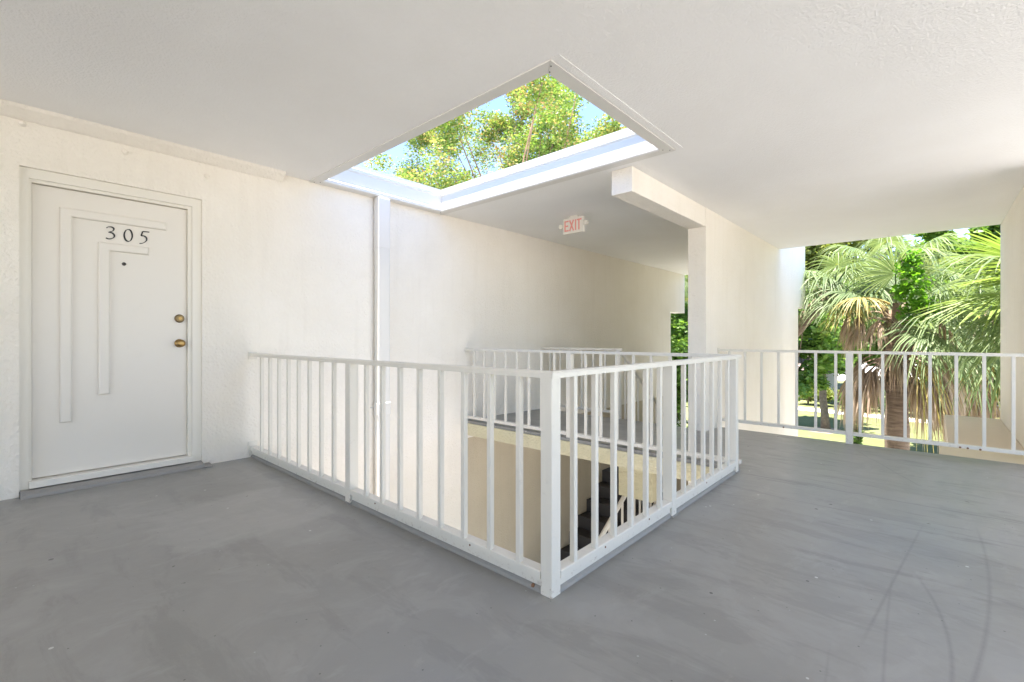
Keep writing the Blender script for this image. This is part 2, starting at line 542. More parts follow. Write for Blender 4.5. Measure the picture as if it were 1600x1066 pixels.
# one outline with the door recess left open, upper part stepping out past the far end
pts = [(XB, -.24), (XB, 2.557), (SX0, 2.557), (SX0, 2.8), (SX1, 2.8), (SX1, 2.557), (11.10, 2.557), (11.10, 1.64), (10.30, 1.64), (10.30, -.24), (DX1, -.24), (DX1, DTOP), (DX0, DTOP), (DX0, -.24)]
prism(bm, pts, 'y', W, W + .25)
put('wall_face', bm, M['wall'], lw)
bm = BM(); box(bm, XB, 3.985, W, W + .25, -5.7, -.241)
put('lower_face', bm, M['wall'], lw)
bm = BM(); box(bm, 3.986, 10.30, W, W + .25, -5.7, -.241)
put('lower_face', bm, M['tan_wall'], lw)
bm = BM(); box(bm, DX0, DX1, W + .12, W + .25, -.24, DTOP)
put('recess_back', bm, M['frame'], lw)

dw = thing('dividing_wall', (7.9, 2.07, -5.7), 'cream wall between stairs and walkway, with a square white end and a beam', 'wall')
bm = BM()
prism(bm, [(5.507, -5.7), (5.507, 2.557), (8.985, 2.557), (8.985, 3.3), (11.08, 3.3), (11.08, 1.64), (10.42, 1.64), (10.42, -5.7)], 'y', DY0, DY1)
put('wall_face', bm, M['wall'], dw)
bm = BM(); box(bm, 3.735, 5.506, DY0 + .001, DY1 - .001, 2.335, 2.556)
put('beam', bm, M['wall'], dw, bevel=.006)

rw = thing('side_wall', (3.7, RY - .1, -5.7), 'plain cream wall closing the walkway along the right edge', 'wall')
bm = BM(); box(bm, 6.0, 9.02, RY - .22, RY, -5.7, 2.556)
put('wall_face', bm, M['wall'], rw)
nw = thing('unseen_near_wall', (-1, RY - .1, -5.7), 'unseen cream wall beside the viewer at right, cut short to let daylight in', 'wall')
bm = BM(); box(bm, XB, -.6, RY - .22, RY, -5.7, 2.556)  # unseen wall, its length chosen for how much side daylight it blocks
put('wall_face', bm, M['wall'], nw)

# neighbouring apartments behind the long wall and the right wall, and their roof edges
bm = BM(); box(bm, XB, 10.28, W + .252, 14, -5.7, 2.75)
tag(put('apartment_block', bm, M['wall'], origin=(4, 9, -5.7)), 'cream apartment block standing behind the long stucco wall', 'building')

# cove strip along ceiling over the door
bm = BM()
pts = [(W - .10, ZC - .001), (W - .085, ZC - .022), (W - .05, ZC - .045), (W - .02, ZC - .068), (W - .001, ZC - .075), (W - .001, ZC - .001)]
prism(bm, pts, 'x', XB, 1.76)
tag(put('ceiling_moulding', bm, M['wall'], bevel=.003, origin=(.1, W, ZC)), 'plaster cove strip along the ceiling line above the numbered door', 'moulding')
bm = BM(); box(bm, 2.0, 3.655, 1.478, 1.532, ZC - .004, ZC - .0005)
tag(put('plaster_strip', bm, M['ceiling'], bevel=.002, origin=(2.8, 1.5, ZC)), 'thin plaster strip on the ceiling beside the roof opening', 'moulding')

# ------------------------------------------------------------------ skylight gutter frame
g = thing('skylight_gutter', (2.8, 3, ZC), 'white aluminium gutter frame round the roof opening to the sky', 'gutter')
prof = [(0.0, ZC - .010), (.088, ZC - .010), (.100, ZC + .000), (.100, ZC + .028), (.088, ZC + .036), (.078, ZC + .06), (.078, ZC + .17), (.088, ZC + .185), (.088, ZC + .215), (.080, ZC + .222), (.080, ZC + .262), (0.0, ZC + .262)]
ox0, ox1, oy0, oy1 = SX0, SX1, SY0, W - .001
def gutter_side(a, b_, ina, inb):
    """a,b outer corner points, ina/inb unit diagonals pointing inward"""
    bm = BM()
    A = [bm.verts.new((a[0] + ina[0] * o_, a[1] + ina[1] * o_, z)) for o_, z in prof]
    B = [bm.verts.new((b_[0] + inb[0] * o_, b_[1] + inb[1] * o_, z)) for o_, z in prof]
    n = len(prof)
    for i in range(n):
        bm.faces.new((A[i], A[(i + 1) % n], B[(i + 1) % n], B[i]))
    bm.faces.new(A[::-1]); bm.faces.new(B)
    put('gutter_side', bm, M['alu'], g)
e = .0015
gutter_side((ox0 + e, oy1), (ox1 - e, oy1), (1, -1), (-1, -1))
gutter_side((ox1, oy1 - e), (ox1, oy0 + e), (-1, -1), (-1, 1))
gutter_side((ox1 - e, oy0), (ox0 + e, oy0), (-1, 1), (1, 1))
gutter_side((ox0, oy0 + e), (ox0, oy1 - e), (1, 1), (1, -1))
bm = BM()
for cxr, cyr, sx_, sy_ in ((ox0, oy0, 1, 1), (ox1, oy1, -1, -1), (ox1, oy0, -1, 1), (ox0, oy1, 1, -1)):
    for tt in (.03, .07):
        c = Vector((cxr + sx_ * (tt + .012), cyr + sy_ * tt, ZC - .0125))
        cyl(bm, c - Vector((0, 0, .001)), c + Vector((0, 0, .004)), .004, n=8)
put('rivets', bm, M['dark'], g)['kind'] = 'stuff'

# downspout
dsp = thing('downspout', (2.75, W, -5.6), 'white square downspout running down the long wall from the roof gutter', 'downspout')
bm = BM(); box(bm, 2.702, 2.848, W - .105, W - .022, -5.6, 2.035)
put('pipe', bm, M['alu'], dsp, bevel=.012)
bm = BM(); box(bm, 2.700, 2.850, W - .107, W - .020, 2.0, ZC - .013)
put('upper_pipe', bm, M['alu'], dsp, bevel=.012)
bm = BM(); box(bm, 2.696, 2.854, W - .110, W - .020, .22, .36)
put('coupling', bm, M['alu'], dsp, bevel=.01)
for xa, xb in ((2.672, 2.695), (2.856, 2.88)):
    bm = BM(); box(bm, xa, xb, W - .02, W - .001, .30, .31)
    put('strap', bm, M['alu'], dsp)

# anchor bolts over the door
for i, (x, z) in enumerate(((.111, 2.462), (.639, 2.43), (1.162, 2.385))):
    bm = BM(); lathe(bm, (x, W + .002, z), (0, -1, 0), [(0, .020), (.008, .020), (.016, .015), (.020, .006)], 12)
    tag(put('wall_bolt', bm, M['wall'], smooth=True, origin=(x, W, z)),
        ('painted bolt on the wall near the left top corner of the door', 'painted bolt on the wall above the middle of the door', 'painted bolt on the wall above the right top corner of the door')[i],
        'bolt', 'painted bolts above the door')

# ------------------------------------------------------------------ door 305
dr = thing('apartment_door', (.6, W, 0), 'white apartment door numbered 305 with raised trim and brass knob', 'door')
def q(name, mat, *b_, bev=.002, **k):
    bm = BM()
    box(bm, *b_)
    return put(name, bm, mat, dr, bevel=bev)
fy0, fy1 = W + .022, W + .119           # frame sits in the recess
def jamb(name, x0, x1, z0, z1):
    return q(name, M['frame'], x0, x1, fy0, fy1, z0, z1)
bm = BM()
pts = [(DX0 + .0006, .03), (DX0 + .0006, DTOP - .0006), (DX1 - .0006, DTOP - .0006), (DX1 - .0006, .03), (1.066, .03), (1.066, 2.118), (.140, 2.118), (.140, .03)]
prism(bm, pts, 'y', fy0, fy1)
fr = put('door_frame', bm, M['frame'], dr, bevel=.004)
bm = BM()
pts = [(.1405, .05), (.1405, 2.1175), (1.0655, 2.1175), (1.0655, .05), (1.040, .05), (1.040, 2.096), (.155, 2.096), (.155, .05)]
prism(bm, pts, 'y', fy0 + .014, fy1)
put('door_stop', bm, M['frame'], fr, bevel=.002)
leaf = q('door_leaf', M['door'], .157, 1.038, W + .066, W + .105, .096, 2.092, bev=.002)
yl = W + .066
def trim(pts):
    """L-shaped raised moulding, rounded: outline in x,z, standing proud of the leaf"""
    bm = BM()
    A = [bm.verts.new((x, yl + .002, z)) for x, z in pts]
    f = bm.faces.new(A)
    r = bmesh.ops.extrude_face_region(bm, geom=[f])
    for v in [v for v in r['geom'] if isinstance(v, bmesh.types.BMVert)]:
        v.co.y -= .024
    fr_ = [e_ for e_ in bm.edges if all(v.co.y < yl - .01 for v in e_.verts)]
    bmesh.ops.bevel(bm, geom=fr_, offset=.013, segments=3, profile=.5, affect='EDGES')
    put('trim_moulding', bm, M['door'], dr)
trim([(.290, .455), (.355, .455), (.355, 1.900), (.900, 1.900), (.900, 1.962), (.290, 1.962)])
trim([(.492, .632), (.560, .632), (.560, 1.690), (.790, 1.690), (.790, 1.750), (.492, 1.750)])
# threshold and painted sill
q('threshold', M['frame'], .141, 1.065, W - .01, W + .10, .045, .090, bev=.004)
bm = BM()
prism(bm, [(W - .085, .0005), (W - .075, .022), (W - .03, .036), (W + .11, .044), (W + .11, .0005)], 'x', DX0 + .004, DX1 - .004)
put('sill', bm, M['sill'], dr, bevel=.004)
bm = BM(); prism(bm, [(W - .10, .0005), (W - .10, .010), (W - .002, .016), (W - .002, .0005)], 'x', DX1 - .002, DX1 + .05)
put('sill_patch', bm, M['sill'], dr)
# peephole, deadbolt, knob
bm = BM(); lathe(bm, (.640, yl + .001, 1.605), (0, -1, 0), [(0, .013), (.005, .013), (.008, .010), (.0085, .006), (.004, .005)], 16)
put('peephole', bm, M['dark'], dr, smooth=True)
bm = BM(); lathe(bm, (.988, yl + .001, 1.205), (0, -1, 0), [(0, .034), (.006, .034), (.022, .029), (.026, .025), (.026, .012)], 24)
db = put('deadbolt', bm, M['bronze'], dr)
bm = BM(); lathe(bm, (.988, yl - .026, 1.205), (0, -1, 0), [(0, .013), (.003, .013), (.004, .010)], 16)
put('keyhole', bm, M['brass'], db)
bm = BM(); lathe(bm, (.988, yl + .001, 1.005), (0, -1, 0), [(0, .034), (.005, .034), (.010, .028), (.012, .014), (.035, .012), (.038, .020), (.046, .028), (.058, .030), (.068, .026), (.072, .016), (.073, .004)], 24)
put('knob', bm, M['brass'], dr, smooth=True)
# digits
def catmull(P, n=8):
    out = []
    for i in range(len(P) - 1):
        p0, p1, p2, p3 = P[max(i - 1, 0)], P[i], P[i + 1], P[min(i + 2, len(P) - 1)]
        for k in range(n):
            t = k / n
            out.append(tuple(.5 * (2 * p1[j] + (p2[j] - p0[j]) * t + (2 * p0[j] - 5 * p1[j] + 4 * p2[j] - p3[j]) * t * t + (3 * p1[j] - p0[j] - 3 * p2[j] + p3[j]) * t ** 3) for j in (0, 1)))
    out.append(P[-1])
    return out
def stroke(bm, P, h, x0, z0, y):
    pts = catmull(P)
    L, Rr = [], []
    n = len(pts)
    for i, (u, v) in enumerate(pts):
        a = pts[min(i + 1, n - 1)]; c = pts[max(i - 1, 0)]
        tx, tz = a[0] - c[0], a[1] - c[1]
        l = math.hypot(tx, tz) or 1
        tx, tz = tx / l, tz / l
        w = .022 + .042 * abs(tx * math.sin(.6) - tz * math.cos(.6) * 1.0) * .9
        if i in (0, n - 1): w *= .6
        L.append((x0 + (u - tz * w) * h, z0 + (v + tx * w) * h)); Rr.append((x0 + (u + tz * w) * h, z0 + (v - tx * w) * h))
    F = [[bm.verts.new((x, yy, z)) for x, z in side] for side in (L, Rr) for yy in (y, y - .004)]
    l0, l1, r0, r1 = F
    for i in range(n - 1):
        bm.faces.new((l1[i], l1[i + 1], r1[i + 1], r1[i]))
        bm.faces.new((l0[i], l0[i + 1], l1[i + 1], l1[i]))
        bm.faces.new((r0[i], r1[i], r1[i + 1], r0[i + 1]))
D3 = [(.06, .84), (.16, .95), (.34, .99), (.50, .92), (.52, .78), (.42, .64), (.22, .54), (.42, .50), (.55, .36), (.54, .18), (.40, .04), (.20, -.02), (.02, .03)]
D0 = [(.36, 1.0), (.18, .90), (.07, .62), (.07, .34), (.16, .08), (.32, -.01), (.48, .10), (.58, .38), (.57, .68), (.48, .92), (.36, 1.0)]
D5a = [(.70, .98), (.45, .97), (.24, .96)]
D5b = [(.24, .96), (.20, .78), (.16, .60), (.36, .58), (.50, .44), (.50, .24), (.38, .06), (.20, -.06), (.02, -.10)]
for nm, strokes, x0, zz in (('digit', [D3], .520, 1.790), ('digit', [D0], .622, 1.788), ('digit', [D5a, D5b], .716, 1.790)):
    bm = BM()
    for s_ in strokes:
        stroke(bm, s_, .090, x0 + .014, zz - .008, yl - .0005)
    put(nm, bm, M['ink'], dr)

# ------------------------------------------------------------------ exit sign
ex = thing('exit_sign', (4.78, 3.3, ZC), 'white ceiling exit sign with faded red letters and two lamp heads', 'exit sign')
bm = BM(); box(bm, 4.755, 4.80, 3.150, 3.450, 2.338, 2.530)
hs = put('housing', bm, M['plastic'], ex, bevel=.012)
bm = BM(); box(bm, 4.765, 4.79, 3.24, 3.36, 2.5305, 2.557)
put('canopy', bm, M['plastic'], ex, bevel=.004)
for s_ in (-1, 1):
    yc = 3.3 + s_ * .187
    bm = BM(); lathe(bm, (4.80, yc, 2.440), (-1, 0, 0), [(0, .008), (.008, .020), (.025, .028), (.045, .030), (.047, .027), (.040, .015), (.038, .003)], 18)
    put('lamp_head', bm, M['plastic'], ex, smooth=True)
    bm = BM(); cyl(bm, (4.785, 3.3 + s_ * .15, 2.44), (4.785, 3.3 + s_ * .175, 2.44), .010)
    put('bracket', bm, M['plastic'], ex)
def text_mesh(txt, ext):
    cu = bpy.data.curves.new('text_tmp', 'FONT')
    cu.body = txt
    cu.size = 1
    cu.extrude = ext
    cu.align_x = 'CENTER'; cu.align_y = 'CENTER'
    to = bpy.data.objects.new('text_tmp', cu)
    COL.objects.link(to)
    bpy.context.view_layer.update()
    me = bpy.data.meshes.new_from_object(to.evaluated_get(bpy.context.evaluated_depsgraph_get()))
    bpy.data.objects.remove(to)
    return me
def rect(bm, y0, y1, z0, z1, x0=4.752, x1=4.7545):
    box(bm, x0, x1, y0, y1, z0, z1)
def bar(bm, p0, p1, w, x0=4.752, x1=4.7545):
    (ya, za), (yb, zb) = p0, p1
    d = Vector((yb - ya, zb - za)).normalized() * w / 2
    nrm = Vector((-d.y, d.x))
    pts = [(ya + nrm.x, za + nrm.y), (yb + nrm.x, zb + nrm.y), (yb - nrm.x, zb - nrm.y), (ya - nrm.x, za - nrm.y)]
    prism(bm, pts, 'x', x0, x1)
zt, zb = 2.500, 2.368
st = .017
bm = BM(); rect(bm, 3.408, 3.408 + st, zb, zt); rect(bm, 3.362, 3.4075, zt - st, zt); rect(bm, 3.362, 3.4075, zb, zb + st); rect(bm, 3.370, 3.4075, 2.434 - st / 2, 2.434 + st / 2)
put('letter', bm, M['exit_red'], hs)
bm = BM(); bar(bm, (3.347, zb), (3.290, zt), .018); bar(bm, (3.347, zt), (3.290, zb), .018, 4.7525, 4.7548)
put('letter', bm, M['exit_red'], hs)
bm = BM(); rect(bm, 3.250, 3.250 + st, zb, zt)
put('letter', bm, M['exit_red'], hs)
bm = BM(); rect(bm, 3.202, 3.202 + st, zb, zt - st - .0005); rect(bm, 3.172, 3.240, zt - st, zt)
put('letter', bm, M['exit_red'], hs)

# ------------------------------------------------------------------ railings
BH = .826
def shared_box(name, w, d, h, mat, bev=.002):
    bm = BM(); box(bm, -w / 2, w / 2, -d / 2, d / 2, 0, h)
    es = list(bm.edges)
    bmesh.ops.bevel(bm, geom=es, offset=bev, segments=1, affect='EDGES')
    me = bpy.data.meshes.new(name); bm.to_mesh(me); bm.free()
    me.materials.append(mat)
    return me
ME_BAL = shared_box('baluster', .025, .025, BH, M['white'])
ME_LBAL = shared_box('baluster', .025, .025, .858, M['white'])
ME_LPOST = shared_box('post', .060, .060, .940, M['white'], .003)
ME_POST = shared_box('post', .060, .060, .890, M['white'], .003)
def place(name, me, parent, p):
    o = bpy.data.objects.new(name, me)
    COL.objects.link(o)
    o.parent = parent
    o.location = Vector(p) - wloc(parent)
    return o
def cap_profile(c, w=.048, z0=.886, z1=.914):
    h = w / 2
    return [(c - h, z0), (c + h, z0), (c + h, z1 - .008), (c + h - .008, z1), (c - h + .008, z1), (c - h, z1 - .008)]
LX, FY = 1.494, 1.138       # faces towards the camera
lx, fy = LX + .012, FY + .012
gr = thing('stairwell_railing', (lx, fy, 0), 'L-shaped white metal railing round the near corner of the stairwell', 'railing')
ys = [4.225 - .18 * i for i in range(8)] + [2.557 - .1765 * i for i in range(8)]
for y in ys:
    place('baluster', ME_BAL, gr, (lx, y, .062))
xs = [1.663 + .1685 * i for i in range(6)] + [2.845 + .164 * i for i in range(6)]
for x in xs:
    place('baluster', ME_BAL, gr, (x, fy, .062))
for x, y in ((LX + .026, 2.76), (LX + .030, FY + .030), (2.674, FY + .026), (3.865, FY + .030)):
    place('post', ME_POST, gr, (x, y, -.002))
def mitred(name, prof, mat, parent, c0, axis, a0, a1, cut0=0, cut1=0):
    """bar along an axis; cut shifts the end with the cross offset for a mitre"""
    bm = BM()
    def P(u, z, w):
        return (w, u, z) if axis == 'x' else (u, w, z)
    A = [bm.verts.new(P(c0 + u, z, a0 + cut0 * u)) for u, z in prof]
    B = [bm.verts.new(P(c0 + u, z, a1 + cut1 * u)) for u, z in prof]
    n = len(prof)
    for i in range(n):
        bm.faces.new((A[i], A[(i + 1) % n], B[(i + 1) % n], B[i]))
    bm.faces.new(A[::-1]); bm.faces.new(B)
    return put(name, bm, mat, parent)
CAP = cap_profile(0)
BOT = [(-.0275, .060), (.0275, .060), (.0275, .090), (.024, .093), (-.024, .093), (-.0275, .090)]
TRK = [(-.017, .028), (.02, .028), (.02, .058), (-.017, .058)]
cx_, cy_ = LX + .018, FY + .018
mitred('handrail', CAP, M['white'], gr, cx_, 'y', W - .003, cy_ + .001, 0, 1)
mitred('handrail', CAP, M['white'], gr, cy_, 'x', cx_ + .001, 3.955, 1, 0)
for a0, a1 in ((W - .003, 2.792), (2.728, FY + .061)):
    mitred('bottom_rail', BOT, M['white'], gr, LX + .026, 'y', a0, a1)
    mitred('track', TRK, M['white'], gr, LX + .026, 'y', a0 - .004, a1 + .002)
for a0, a1 in ((LX + .061, 2.643), (2.705, 3.834)):
    mitred('bottom_rail', BOT, M['white'], gr, FY + .026, 'x', a0, a1)
    mitred('track', TRK, M['white'], gr, FY + .026, 'x', a0 + .002, a1 - .004)
bm = BM(); box(bm, lx - .03, lx + .04, W - .012, W - .001, .86, .925)
put('wall_plate', bm, M['white'], gr, bevel=.002)
bm = BM(); box(bm, lx - .03, lx + .04, W - .014, W - .001, .02, .14)
put('wall_plate', bm, M['white'], gr, bevel=.001)
for x, y in ((LX + .026, 2.76), (2.674, FY + .026), (3.865, FY + .030)):
    bm = BM(); box(bm, x - .036, x + .036, y - .036, y + .036, .001, .010)
    put('post_foot', bm, M['sill'], gr)
bm = BM()
for x, y in ((LX - .0025, 2.44), (LX - .0025, 1.62),):
    cyl(bm, (x - .001, y, .075), (x + .006, y, .075), .005, n=8)
for x in (1.9, 2.35, 3.2):
    cyl(bm, (x, FY - .0035, .076), (x, FY + .004, .076), .005, n=8)
put('screw', bm, M['rust'], gr)['kind'] = 'stuff'
bm = BM(); lathe(bm, (LX + .008, FY + .105, .012), (0, 0, 1), [(0, .009), (.008, .008), (.012, .004)], 8)
put('rust_bolt', bm, M['rust'], gr)

fr_ = thing('landing_railing', (4.027, 2.8, 0), 'white metal railing along the far landing edge across the stairwell', 'railing')
for y in [4.303 - .18 * i for i in range(8)] + [2.646 - .1785 * i for i in range(8)]:
    place('baluster', ME_LBAL, fr_, (4.04, y, .030))
place('post', ME_LPOST, fr_, (4.045, 2.845, -.052))
mitred('handrail', CAP, M['white'], fr_, 4.045, 'y', W - .003, FY + .045)
for a0, a1 in ((W - .003, 2.877), (2.813, FY + .03)):
    mitred('bottom_rail', [(u, z - .035) for u, z in BOT], M['white'], fr_, 4.045, 'y', a0, a1)
bm = BM(); box(bm, 4.015, 4.075, W - .012, W - .001, .86, .925)
put('wall_plate', bm, M['white'], fr_, bevel=.002)

br = thing('balcony_railing', (5.9, .6, -.045), 'white metal railing along the open outer edge beside the palms', 'railing')
FX = 5.897
for y in (1.83, 1.655, 1.478, 1.304, 1.128, .95, .771, .565, .385, .214, .034, -.145, -.325, -.503):
    place('baluster', ME_BAL, br, (FX + .012, y, .062))
place('post', ME_LPOST, br, (FX + .02, .655, -.052))
mitred('handrail', CAP, M['white'], br, FX + .015, 'y', DY0 - .003, RY + .003)
mitred('bottom_rail', [(u, z - .015) for u, z in BOT], M['white'], br, FX + .015, 'y', DY0 - .003, .687)
mitred('bottom_rail', [(u, z - .015) for u, z in BOT], M['white'], br, FX + .015, 'y', .623, RY + .003)
for za, zb_ in ((.86, .925), (.02, .12)):
    bm = BM(); box(bm, FX - .005, FX + .045, DY0 - .012, DY0 - .001, za, zb_)
    put('wall_plate', bm, M['white'], br, bevel=.001)
bm = BM()
for y in (1.25, -.17, -.22, -.30):
    cyl(bm, (FX - .016, y, .052), (FX - .010, y, .052), .009, n=7)
put('rust_spot', bm, M['rust'], br)['kind'] = 'stuff'

# ------------------------------------------------------------------ stairs
SXA = 5.6            # head of the upper flight
zl = fz(5.6)
up = thing('upper_stairs', (6.5, 2.65, -1.45), 'upper flight of charcoal stairs going down from the far landing', 'stairs')
nr = 7
rise = (1.345 + zl) / nr
tread = .285
for i in range(nr - 1):
    bm = BM(); box(bm, SXA + .001 + i * tread, SXA + (i + 1) * tread + .02, DY1 + .001, 3.12, zl - (i + 1) * rise - .16, zl - (i + 1) * rise - .0005 * i)
    put('step', bm, M['stair'], up, bevel=.006)
bm = BM()
xe = SXA + 6 * tread
prism(bm, [(SXA + .002, zl - .26), (SXA + .002, zl - .09), (SXA + .12, zl - .03), (xe, -1.21), (xe + .02, -1.23), (xe + .02, -1.545), (xe, -1.545)], 'y', 3.121, 3.17)
put('stringer', bm, M['stair'], up)
bm = BM()
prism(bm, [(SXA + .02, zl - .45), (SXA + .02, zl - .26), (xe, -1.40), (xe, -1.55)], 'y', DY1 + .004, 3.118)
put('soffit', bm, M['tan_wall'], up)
bm = BM(); box(bm, 5.45, 5.598, 2.60, 3.06, -1.00, -.172)
tag(put('stair_beam', bm, M['fascia'], origin=(5.6, 2.8, -1.02)), 'yellow stucco beam stub hanging under the landing slab', 'beam')
# short rail and sloping handrail
sr = thing('stair_railing', (5.6, 3.14, 0), 'short white railing with sloping handrail at the head of the stairs', 'railing')
for i in range(6):
    place('baluster', ME_LBAL, sr, (5.6, 4.30 - i * .19, .035))
place('post', ME_LPOST, sr, (5.6, 3.145, -.060))
mitred('handrail', [(u, z - .008) for u, z in CAP], M['white'], sr, 5.6, 'y', W - .003, 3.08)
mitred('bottom_rail', [(u, z - .03) for u, z in BOT], M['white'], sr, 5.6, 'y', W - .003, 3.178)
bm = BM()
tube(bm, [(5.62, 3.145, .89), (7.36, 3.145, -.40), (7.50, 3.145, -.52), (7.50, 3.145, -.66)], [.022] * 4, 8)
put('sloping_handrail', bm, M['frame'], sr)
sl = 1.29 / 1.74
for i in range(9):
    x = 5.78 + i * .19
    bm = BM(); box(bm, x - .01, x + .01, 3.135, 3.155, .89 - (x - 5.62) * sl - .93, .87 - (x - 5.62) * sl)
    put('baluster', bm, M['frame'], sr)
# mid landing and lower flight
bm = BM(); box(bm, 7.345, 10.3, DY1 + .001, W - .001, -1.55, -1.345)
tag(put('mid_landing', bm, M['stair']), kind='structure')
lo = thing('lower_stairs', (6.8, 3.8, -2.9), 'lower flight of charcoal stairs seen through the stairwell opening', 'stairs')
for i in range(7):
    x0 = 7.344 - (i + 1) * .256
    zt_ = -1.345 - (i + 1) * .2
    bm = BM(); box(bm, x0, x0 + .2553, 3.19, W - .002, zt_ - .22, zt_)
    put('step', bm, M['stair'], lo, bevel=.006)
    bm = BM(); box(bm, x0 - .004, x0 + .03, 3.20, W - .003, zt_ + .0005, zt_ + .004)
    put('nosing', bm, M['stair'], lo)
lr = thing('lower_stair_railing', (5.8, 3.12, -2.9), 'beige sloping stair railing below the landing slab', 'railing')
bm = BM(); tube(bm, [(4.95, 3.15, -1.62), (5.80, 3.15, -1.10), (7.5, 3.15, -.57)], [.03] * 3, 6)
put('handrail', bm, M['plastic'], lr)
bm = BM(); tube(bm, [(5.0, 3.15, -2.55), (5.80, 3.15, -2.02), (7.5, 3.15, -1.0)], [.02] * 3, 6)
put('bottom_rail', bm, M['plastic'], lr)
for i in range(11):
    x = 5.2 + i * .17
    z1 = -1.62 + (x - 4.95) * .61
    bm = BM(); box(bm, x - .0125, x + .0125, 3.138, 3.162, z1 - .92, z1)
    put('baluster', bm, M['plastic'], lr)
dn = thing('basement_stairs', (6.3, 2.6, -4), 'dark stairs going down beneath the upper flight, beside the beige rail', 'stairs')
for i in range(6):
    bm = BM(); box(bm, 5.6 + i * .285, 5.6 + (i + 1) * .285 + .02, DY1 + .001, 3.08, -2.9 - (i + 1) * .207 - .2, -2.9 - (i + 1) * .207)
    put('step', bm, M['stair'], dn)
# ------------------------------------------------------------------ ledge outside the railing
lg = thing('concrete_ledge', (7.4, -.4, -.3), 'tan concrete ledge with cream edge outside the railing at right', 'ledge')
bm = BM(); box(bm, 6.56, 8.98, RY + .001, -.10, -.25, -.035)
put('deck', bm, M['tan_deck'], lg, bevel=.01)
bm = BM(); box(bm, XE + .02, 6.555, RY + .001, -.03, -.28, -.05)
put('edge_beam', bm, M['cream_edge'], lg, bevel=.008)
# ------------------------------------------------------------------ ground
bm = BM()
bmesh.ops.create_grid(bm, x_segments=2, y_segments=2, size=400)
bmesh.ops.translate(bm, verts=bm.verts, vec=(0, 0, GZ))
tag(put('ground', bm, M['bounce_ground']), kind='structure')
bm = BM()
bm.faces.new([bm.verts.new((x, y, GZ + .004)) for x, y in ((19, -60), (90, -60), (90, 60), (19, 60))])
tag(put('lawn', bm, M['lawn']), kind='structure')
#VEG
# ------------------------------------------------------------------ garden: paths, beds
def sheet(name, pts, z, mat):
    bm = BM()
    bm.faces.new([bm.verts.new((x, y, z)) for x, y in pts])
    o = put(name, bm, mat)
    return tag(o, kind='structure')
def strip(pts, w):
    L, Rr = [], []
    for i, q_ in enumerate(pts):
        a = Vector(pts[max(i - 1, 0)]); b_ = Vector(pts[min(i + 1, len(pts) - 1)])
        d = (b_ - a).normalized(); nrm = Vector((-d.y, d.x)) * w / 2
        L.append((q_[0] + nrm.x, q_[1] + nrm.y)); Rr.append((q_[0] - nrm.x, q_[1] - nrm.y))
    return L + Rr[::-1]
def curved(pts, n=6):
    return catmull(pts, n)
def ribbon(name, pts, w, z, mat):
    pts = curved(pts)
    bm = BM()
    P = strip(pts, w)
    n = len(pts)
    top = [bm.verts.new((x, y, z)) for x, y in P]
    for i in range(n - 1):
        bm.faces.new((top[i], top[i + 1], top[2 * n - 2 - i], top[2 * n - 1 - i]))
    return tag(put(name, bm, mat), kind='structure')
ribbon('garden_path', [(54, 26), (52, 14), (51, 6), (50, -4), (52, -16)], 2.2, GZ + .008, M['path'])
ribbon('driveway', [(28.5, 1.9), (28.6, .6), (28.4, -3), (27.5, -9)], 2.4, GZ + .012, M['path'])

# ------------------------------------------------------------------ plants
rng = np.random.default_rng(11)
def quads(name, cen, size, mat, parent, flat=.35, elong=1.7, droop=0.0):
    """many small leaves: each a diamond folded along its midrib"""
    n = len(cen)
    a = rng.normal(size=(n, 3)); a[:, 2] = a[:, 2] * flat - droop
    a /= np.linalg.norm(a, axis=1)[:, None]
    u = rng.normal(size=(n, 3))
    b_ = np.cross(a, u); b_ /= np.linalg.norm(b_, axis=1)[:, None]
    c = np.cross(a, b_)
    s = size * rng.uniform(.65, 1.3, n)[:, None]
    v = np.empty((n, 4, 3))
    v[:, 0] = cen - a * s * elong * .5
    v[:, 1] = cen + b_ * s * .5 + c * s * .14 + a * s * .1
    v[:, 2] = cen + a * s * elong * .5
    v[:, 3] = cen - b_ * s * .5 + c * s * .14 + a * s * .1
    org = np.array(wloc(parent)) if parent else np.zeros(3)
    v = (v - org).reshape(-1, 3)
    me = bpy.data.meshes.new(name)
    me.vertices.add(n * 4)
    me.vertices.foreach_set('co', v.ravel())
    me.loops.add(n * 6)
    i0 = np.arange(n) * 4
    loops = np.stack([i0, i0 + 1, i0 + 2, i0, i0 + 2, i0 + 3], 1)
    me.loops.foreach_set('vertex_index', loops.ravel().astype(np.int32))
    me.polygons.add(n * 2)
    me.polygons.foreach_set('loop_start', (np.arange(n * 2) * 3).astype(np.int32))
    me.polygons.foreach_set('loop_total', np.full(n * 2, 3, np.int32))
    me.update(calc_edges=True)
    me.validate()
    return link_mesh(name, me, mat, parent)
def blob(n, c, r, hollow=.0):
    d = rng.normal(size=(n, 3)); d /= np.linalg.norm(d, axis=1)[:, None]
    rad = rng.uniform(hollow, 1, n) ** (1 / 2.2)
    return np.array(c) + d * rad[:, None] * np.array(r)

